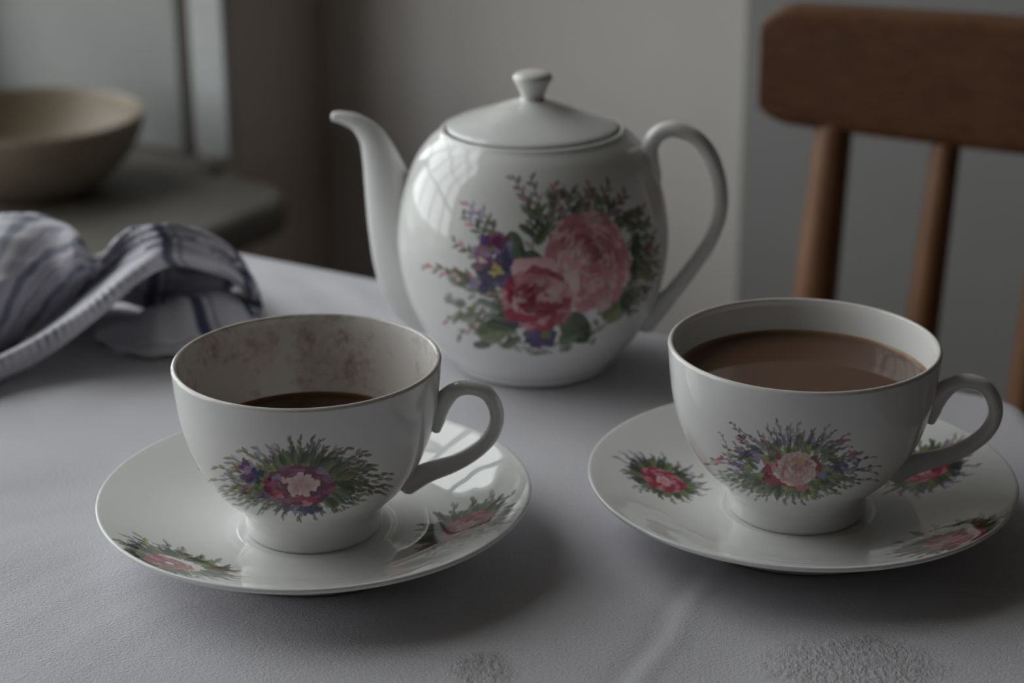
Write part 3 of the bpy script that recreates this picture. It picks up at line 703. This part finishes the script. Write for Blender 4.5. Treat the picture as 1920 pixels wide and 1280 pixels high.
def make_cup(x, y, k, sheet, coef, phi, mat, label, level, tea_cols, tea_label):
    cup = empty('teacup', (x, y, T + .0055))
    tag(cup, label, 'teacup', 'floral teacups on saucers')
    prof, nout, o = cup_profile(k)
    lons = front_ring(430, 1.35, 130)
    body = lathe('body', prof, lons, mat, cup)
    v = coords(body); rowi = np.repeat(np.arange(len(prof)), len(lons))
    lon, sx, sy = wrap(v, *coef, 4)
    ok = (np.abs(lon) < 1.3) & (rowi < 3 + len(o)) & (v[:, 2] > .0085) & (v[:, 2] < .056)
    rgb = np.tile(GLAZE, (len(v), 1)); rgb[ok] = sheet.sample(sx[ok], sy[ok], GLAZE)
    # worn line along the lip
    lipz = np.exp(-((v[:, 2] - .0624) / .0006) ** 2)[:, None] * .30
    rgb = rgb * (1 - lipz) + np.array(srgb(176, 152, 128)) * lipz
    set_print(body, rgb)
    ins = body.data.attributes.new('inside', 'FLOAT', 'POINT')
    ins.data.foreach_set('value', (rowi >= nout).astype(np.float32))
    u = np.array([math.cos(phi), math.sin(phi), 0]); s = (-math.sin(phi), math.cos(phi), 0)
    tube('handle', [u * a * k + np.array([0, 0, z]) for a, z in HANDLE], [.0018, .0026, .0034, .0033, .0027, .0026, .0026, .0026, .0026, .0027, .0029, .0036, .0044], [.0024, .0030, .0034, .0034, .0033, .0032, .0032, .0032, .0032, .0032, .0033, .0038, .0042], M_GLAZE, cup, s, 28, 110)
    # tea, with a slightly raised meniscus
    r = inner_radius(level, k)
    m, nt, b = new_mat('tea_' + label.split()[0])
    tcn = nt.nodes.new('ShaderNodeTexCoord'); ln = nt.nodes.new('ShaderNodeVectorMath'); ln.operation = 'LENGTH'
    nt.links.new(tcn.outputs['Object'], ln.inputs[0])
    mr = nt.nodes.new('ShaderNodeMapRange'); mr.inputs['From Min'].default_value = r * .90; mr.inputs['From Max'].default_value = r
    nt.links.new(ln.outputs['Value'], mr.inputs['Value'])
    nt.links.new(ramp(nt, mr.outputs[0], [(0, tea_cols[0]), (.55, tea_cols[0]), (1, tea_cols[1])]), b.inputs['Base Color'])
    b.inputs['Roughness'].default_value = .02; b.inputs['IOR'].default_value = 1.34
    tea = lathe('tea', np.vstack([[(0, 0)], np.stack([np.linspace(.004, r - .0022, 12), np.zeros(12)], 1), [(r - .0012, .00015), (r - .0004, .0005), (r - .0001, .0009)]]), ring(120), m)
    tea.location = (x, y, T + .0055 + level)
    tag(tea, tea_label, 'tea')
    return cup
X1, Y1, X2, Y2 = -.06868, .61492, .10187, .62757
make_cup(X1 - .001, Y1, .985, sheet_cup_plum(), (.02881, .02396, [561.25, -12.57, 3.8, -0.31, -0.53, 224.1, 73.92, -37.42, 4.99, 10.99, 3.93, -0.58, -37.87, -19.51, -0.9],
         [932.7, -97.88, -20.69, 4.1, 0.73, -1.33, -0.36, 0.36, -0.21, -46.58, -11.78, 7.78, 0.24, 0.2, 3.42]), 0.0, M_STAIN,
         'tea-stained white china cup with a plum flower, nearly empty', .0335, (srgb(70, 46, 28), srgb(120, 88, 54)), 'small amount of dark tea left in the stained cup')
make_cup(X2 - .001, Y2, 1.012, sheet_cup_pale(), (.02813, .02375, [1531.1, 17.33, -6.45, -0.02, 1.22, 224.53, 76.29, -37.98, 3.78, -15.66, -8.21, 0.65, -38.4, -20.03, 0.19],
         [901.96, -94.39, -20.7, 3.81, 0.89, -0.75, -0.39, -0.46, 0.68, -46.49, -13.44, 7.83, -1.36, -2.19, 3.13]), math.radians(-10), M_PRINT,
         'clean white china cup with a pale cream rose, full of milky tea', .0500, (srgb(98, 72, 56), srgb(160, 128, 90)), 'milky brown tea filling the cup by the chair')

SAU = [(0, .0055), (.0255, .0055), (.0262, .0056), (.0268, .00575), (.0276, .00575), (.0284, .0056), (.0330, .0056), (.0400, .0062), (.0480, .0082), (.0570, .0118), (.0650, .0155), (.0715, .0183), (.0741, .0193)]
def make_saucer(x, y, label, motifs):
    top = resample(catmull(SAU[1:], 500), 190)
    top = np.vstack([[(0, .0055)], [(.012, .0055)], top])
    edge = catmull([(.0741, .0193), (.0749, .0193), (.0752, .0186), (.0748, .0178), (.0735, .0169)], 12)[1:]
    under = catmull([(.0735, .0169), (.065, .0128), (.056, .0085), (.0480, .0050), (.0445, .0035), (.0435, .0008), (.0425, 0), (.0410, 0), (.0402, .0010), (.0395, .0030), (.030, .0033), (0, .0033)], 60)[1:]
    prof = np.vstack([top, edge, under]); lons = ring(900)
    o = lathe('saucer', prof, lons, M_PRINT)
    o.location = (x, y, T)
    v = coords(o); topv = np.repeat(np.arange(len(prof)) < len(top), len(lons)) & (np.hypot(v[:, 0], v[:, 1]) > .03)
    rgb = np.tile(GLAZE, (len(v), 1))
    for r0, lon, kind, spin, size in motifs:
        a = math.radians(lon); c = np.array([r0 * math.sin(a), -r0 * math.cos(a)])
        ry = np.array([math.sin(a), -math.cos(a)]); rx = np.array([math.cos(a), math.sin(a)])
        d = v[:, :2] - c; tx = (d @ rx) * 1e4 / size; ty = (d @ ry) * 1e4 * 1.06 / size
        m = topv & (np.hypot(tx, ty) < 228)
        cs, sn = math.cos(spin), math.sin(spin)
        sh = SHEETS[kind]
        rgb[m] = sh.sample((tx * cs - ty * sn)[m], (tx * sn + ty * cs)[m], GLAZE)
    set_print(o, rgb)
    tag(o, label, 'saucer', 'floral saucers under the cups')
    return o
SHEETS = [sheet_saucer(k) for k in range(3)]
make_saucer(X1, Y1, 'white china saucer under the nearly empty stained cup', [(.0615, -42, 2, 0.0, 1.25), (.0535, 76, 1, 0, 1.15), (.0530, 165, 0, 1, 1), (.0510, -146, 1, .5, .95)])
make_saucer(X2, Y2, 'white china saucer under the full cup of milky tea', [(.0500, -108, 0, 2.2, .92), (.0640, 43, 1, .4, 1.25), (.0530, 113, 0, 1.2, 1.0), (.053, -165, 0, .5, .95)])

# ------------------------------------------------------------------ chair behind the table
PIV = room(.464, 1.09, 0)
def chair_pt(e, n, z): return PIV + Matrix.Rotation(math.radians(5.0), 3, 'Z') @ (room(e, n, 0) - PIV) + Vector((0, 0, z))
ch = empty('dining_chair', chair_pt(.30, .93, 0))
tag(ch, 'brown wooden spindle-back chair drawn up behind the table', 'chair')
def to_chair(o):
    o.parent = ch; o.matrix_parent_inverse = Matrix.Translation(-ch.location); return o
RN = 1.09
def lean(z): return RN - (T - z) * .0 if z > T else RN - (T - z) * .12
# crest rail: gently curved board with rounded edges
EC, HW = .2440, .2200
ks = np.concatenate([np.linspace(-1, -.9, 9)[:-1], np.linspace(-.9, .9, 31), np.linspace(.9, 1, 9)[1:]])
V, nrow = [], 28
for k in ks:
    e = EC + HW * k; bow = .018 * (k * k - .6)
    drp = .0045 * (1 - k * k); hh = .0355 + drp; zc = T + .0475 - drp
    taper = 1 - .22 * (max(0, abs(k) - .9) / .1) ** 2.5
    for j in range(nrow):
        a = 2 * math.pi * j / nrow
        cx_, sx_ = math.cos(a), math.sin(a)
        pw = .28
        dn = .0125 * math.copysign(abs(cx_) ** pw, cx_) if abs(cx_) > 1e-9 else 0
        dz = hh * taper * math.copysign(abs(sx_) ** pw, sx_) if abs(sx_) > 1e-9 else 0
        V.append(chair_pt(e, RN - bow + dn, zc + dz))
F = [(i * nrow + j, i * nrow + (j + 1) % nrow, (i + 1) * nrow + (j + 1) % nrow, (i + 1) * nrow + j) for i in range(len(ks) - 1) for j in range(nrow)]
F += [tuple(range(nrow))[::-1], tuple((len(ks) - 1) * nrow + j for j in range(nrow))]
rail = to_chair(bevel(mesh_obj('crest_rail', V, F, M_RAIL), .011, 6, 50))
SEAT_Z = .45
for k, (et, eb, rt) in enumerate(((.4200, .433, .0138), (.3520, .365, .0104), (.2870, .294, .0104), (.2105, .205, .0104), (.143, .131, .0104), (.0745, .062, .0138))):
    kk = (et - EC) / HW; nt_ = RN - .018 * (kk * kk - .6)
    p0 = chair_pt(eb, 1.065, SEAT_Z - .01); p1 = chair_pt(et, nt_, T + .022)
    pts = [np.array(p0), np.array(p0 * .5 + p1 * .5), np.array(p1)]
    to_chair(tube('back_post' if rt > .012 else 'spindle', pts, [rt * 1.0, rt * 1.08, rt * .80], [rt * 1.0, rt * 1.08, rt * .80], M_SPIN, None, N, 24, 40))
seat_poly = [(.46, 1.11), (.04, 1.11), (.02, .775), (.48, .775)]
Vs = [chair_pt(e, n, z) for z in (SEAT_Z - .032, SEAT_Z) for e, n in seat_poly]
seat = to_chair(bevel(mesh_obj('seat', Vs, [(0, 1, 2, 3), (7, 6, 5, 4)] + [(i, i + 4, (i + 1) % 4 + 4, (i + 1) % 4) for i in range(4)], M_SEATW, None, False), .012, 4))
for (e, n, se, sn) in ((.43, 1.07, .03, .06), (.07, 1.07, -.03, .06), (.44, .81, .03, -.01), (.06, .81, -.03, -.01)):
    to_chair(tube('leg', [np.array(chair_pt(e + se, n + sn, .012)), np.array(chair_pt(e + se / 2, n + sn / 2, .22)), np.array(chair_pt(e, n, SEAT_Z - .035))], [.012, .018, .014], [.012, .018, .014], M_SPIN, None, N, 20, 30))

# ------------------------------------------------------------------ bowl on the sill
m_bowl, nt, b = new_mat('beige_stoneware')
nt.links.new(ramp(nt, noise(nt, 14, 5), [(.3, srgb(122, 110, 94)), (.7, srgb(142, 130, 112))]), b.inputs['Base Color'])
b.inputs['Roughness'].default_value = .42
bump(nt, b, noise(nt, 70, 4), .12, .001)
bo = catmull([(.040, 0), (.046, .0015), (.052, .0050), (.066, .0150), (.080, .0300), (.0885, .0465), (.0915, .0600)], 60)
bi = catmull([(.0915, .0600), (.0905, .0618), (.0890, .0610), (.0845, .0450), (.0750, .0280), (.0600, .0150), (.040, .0085), (0, .0070)], 60)[1:]
bowl = lathe('bowl', np.vstack([[(0, .002)], [(.036, .002)], bo, bi]), ring(160), m_bowl)
bowl.location = (-.3850, 1.5147, SILL)
tag(bowl, 'wide beige stoneware bowl standing on the window sill', 'bowl')

# ------------------------------------------------------------------ crumpled tea towel
TOWEL_MM = [
    [(-224.7, 743.2, 2.0), (-224.1, 744.9, 12.0), (-228.8, 762.3, 10.0), (-233.3, 789.0, 34.0), (-241.4, 826.4, 50.0)],
    [(-215.6, 760.2, 3.0), (-213.9, 757.9, 14.0), (-220.0, 781.1, 10.0), (-219.7, 791.2, 38.0), (-225.9, 823.4, 55.0)],
    [(-204.5, 771.6, 5.0), (-202.1, 766.0, 18.0), (-210.5, 795.4, 12.0), (-208.9, 799.5, 40.0), (-211.6, 823.1, 56.0)],
    [(-192.2, 775.4, 12.0), (-190.5, 772.3, 24.0), (-200.2, 803.3, 17.0), (-199.2, 802.4, 39.0), (-198.7, 817.3, 55.0)],
    [(-179.6, 773.0, 22.0), (-180.3, 774.7, 31.0), (-190.7, 808.7, 23.0), (-189.2, 799.2, 40.0), (-187.2, 805.6, 52.0)],
    [(-169.2, 775.3, 30.0), (-170.2, 777.7, 38.0), (-180.7, 811.2, 31.0), (-180.7, 807.4, 36.0), (-180.6, 806.4, 40.0)],
    [(-158.7, 783.1, 38.0), (-160.0, 786.6, 44.0), (-165.0, 801.3, 44.0), (-167.0, 807.8, 48.0), (-168.1, 809.0, 52.0)],
    [(-147.5, 798.4, 40.0), (-147.6, 788.7, 48.0), (-150.1, 791.8, 53.0), (-152.0, 795.2, 56.0), (-153.6, 801.1, 58.0)],
    [(-134.8, 805.0, 36.0), (-135.2, 797.9, 43.0), (-137.5, 799.7, 48.0), (-139.2, 802.3, 52.0), (-140.9, 806.7, 55.0)],
    [(-125.4, 824.9, 24.0), (-125.0, 813.1, 32.0), (-126.3, 811.4, 38.0), (-128.1, 812.7, 43.0), (-130.0, 816.4, 47.0)],
    [(-117.3, 836.2, 8.0), (-116.1, 824.5, 18.0), (-117.3, 823.3, 24.0), (-118.0, 820.4, 30.0), (-120.1, 825.8, 34.0)],
    [(-115.0, 834.9, 2.0), (-114.1, 831.0, 6.0), (-114.1, 830.6, 10.0), (-115.3, 835.8, 12.0), (-116.4, 841.2, 14.0)],
]
UNDER_MM = [
    [(-186.0, 812.0, 1.5), (-185.5, 811.0, 4.0), (-184.5, 813.0, 7.0)],
    [(-170.7, 796.1, 1.5), (-170.6, 799.4, 5.5), (-168.5, 808.8, 11.5)],
    [(-155.7, 790.0, 1.5), (-155.2, 790.5, 9.0), (-154.6, 806.2, 18.5)],
    [(-142.4, 794.4, 1.5), (-142.1, 795.6, 9.0), (-141.8, 813.5, 20.0)],
    [(-127.8, 807.4, 1.5), (-127.9, 810.3, 8.0), (-128.0, 829.1, 17.0)],
    [(-117.2, 832.7, 1.5), (-116.1, 829.6, 6.0), (-115.5, 829.8, 9.0)],
]

def loft(cols, nu, nv):
    A = np.array(cols) / 1000.0                               # columns x rows x 3
    A = np.stack([catmull(A[:, r], nu) for r in range(A.shape[1])], 1)
    return np.stack([catmull(A[i], nv) for i in range(nu)], 0)  # nu x nv x 3
def grid_faces(nu, nv):
    i, j = np.meshgrid(np.arange(nu - 1), np.arange(nv - 1), indexing='ij')
    return np.stack([i * nv + j, (i + 1) * nv + j, (i + 1) * nv + j + 1, i * nv + j + 1], -1).reshape(-1, 4)
m_towel, nt, b = new_mat('checked_cotton')
at = nt.nodes.new('ShaderNodeAttribute'); at.attribute_name = 'print'
nt.links.new(at.outputs['Color'], b.inputs['Base Color']); b.inputs['Roughness'].default_value = .95; b.inputs['Sheen Weight'].default_value = .2
bump(nt, b, noise(nt, 380, 4, .6), .5, .001)
WHT = np.array(srgb(208, 206, 213)); NAVY = np.array(srgb(46, 52, 84)); BLU = np.array(srgb(92, 102, 138))
def bands(t, spots):
    a = np.zeros_like(t)
    for c, w, k in spots: a = np.maximum(a, k * np.clip((w - np.abs(t - c)) / (w * .35), 0, 1))
    return a
twl = empty('tea_towel', (-.17, .80, T)); tag(twl, 'crumpled blue and white checked tea towel lying on the tablecloth', 'tea towel')
cols = []
c0 = TOWEL_MM[0]                        # the towel's left end runs down to the cloth
ENDS = [[(x - 30, y - 2 + 3 * i, 2.0 + .5 * i) for i, (x, y, z) in enumerate(c0)], [(x - 17, y - 1, max(2.0, z * .62)) for x, y, z in c0]]
for c in ENDS + TOWEL_MM:
    bx, by, bz = c[4]
    cols.append(list(c) + [(bx - 8, by + 24, bz * .72), (bx - 14, by + 44, bz * .30), (bx - 16, by + 52, 2.5)])
nu, nv = 300, 150
G = loft(cols, nu, nv)
uu, vv = np.meshgrid(np.linspace(-2, 11, nu), np.linspace(0, 7, nv), indexing='ij')
G[..., 2] += .0007 * np.sin(vv * 9 + 2 * np.sin(uu * 1.3)) * np.clip(vv - 1.5, 0, 1) + .0005 * np.sin(vv * 21 + uu * 3) * np.clip(vv - 1.5, 0, 1)
G[..., 2] = np.maximum(G[..., 2], .002)
rng = np.random.default_rng(3)
slant = np.where(uu < 5, .42 * (uu - 3), .84 + .10 * (uu - 5))
dv = vv - slant + .05 * np.sin(uu * 2.2) + .03 * np.sin(uu * 5.1 + vv)
on = np.clip((vv - 1.15) / .25, 0, 1)
long_ = on * bands(dv, [(-.2, .10, .8), (.35, .05, .55), (.75, .13, .85), (1.2, .05, .5), (1.62, .16, .9), (2.05, .06, .6), (2.45, .12, .85), (2.9, .05, .6), (3.3, .14, .9), (3.75, .05, .5), (4.3, .2, .9), (5.2, .1, .8)])
streak = on * np.clip(.55 * np.sin(dv * 23 + 1.5 * np.sin(dv * 7)) * np.sin(uu * 1.9 + dv * 3) + .25 * np.sin(dv * 47 + uu), 0, 1) * .5
cross = bands(uu + .10 * np.sin(vv * 2), [(7.15, .20, .85), (7.55, .07, .6), (9.9, .3, .95), (10.7, .25, .95)])
cross = np.maximum(cross, bands(uu, [(.9, .95, 1.0)]) * np.clip(1 - np.abs(vv - 1.75) / .55, 0, 1))  # navy patch low on the left hump: the fold's shadow painted into the cloth
tick = .85 * np.clip(np.sin(uu * 22 + vv * 5) * 2 - .5, 0, 1) * np.clip(1.25 - np.abs(vv - .7) / .4, 0, 1) * (uu < 6.4) * (.6 + .4 * np.sin(uu * 3))
k = np.maximum(np.maximum(np.maximum(long_ * .75, streak), cross), tick)[..., None]
col = WHT * (1 - k) + (NAVY * .72 + BLU * .28) * k
col *= (1 + .05 * rng.standard_normal((nu, nv)))[..., None]
o = mesh_obj('upper_fold', G.reshape(-1, 3) - [-.17, .80, 0], grid_faces(nu, nv), m_towel, twl); set_print(o, np.clip(col, 0, 1).reshape(-1, 3))
sm_ = o.modifiers.new('thickness', 'SOLIDIFY'); sm_.thickness = .0022; sm_.offset = -1
cols = [list(c) + [(c[2][0] - 2, c[2][1] + 12, c[2][2] * .85), (c[2][0] - 3, c[2][1] + 26, 2.0)] for c in UNDER_MM]
nu2, nv2 = 130, 80
G2 = loft(cols, nu2, nv2)
u2, v2 = np.meshgrid(np.linspace(0, 5, nu2), np.linspace(0, 4, nv2), indexing='ij')
G2[..., 2] = np.maximum(G2[..., 2] + .0006 * np.sin(u2 * 6 + v2 * 2), .0012)
k2 = np.maximum(bands(u2 - .45 * (1.6 - v2), [(3.25, .20, .95), (3.6, .06, .5), (4.75, .16, .9)]), .35 * bands(v2, [(.75, .08, 1), (2.3, .1, 1)]))[..., None]
col2 = (WHT * (1 - k2) + NAVY * k2) * (1 + .05 * rng.standard_normal((nu2, nv2)))[..., None]
o2 = mesh_obj('under_fold', G2.reshape(-1, 3) - [-.17, .80, 0], grid_faces(nu2, nv2), m_towel, twl); set_print(o2, np.clip(col2, 0, 1).reshape(-1, 3))
sm_ = o2.modifiers.new('thickness', 'SOLIDIFY'); sm_.thickness = .0016; sm_.offset = -1
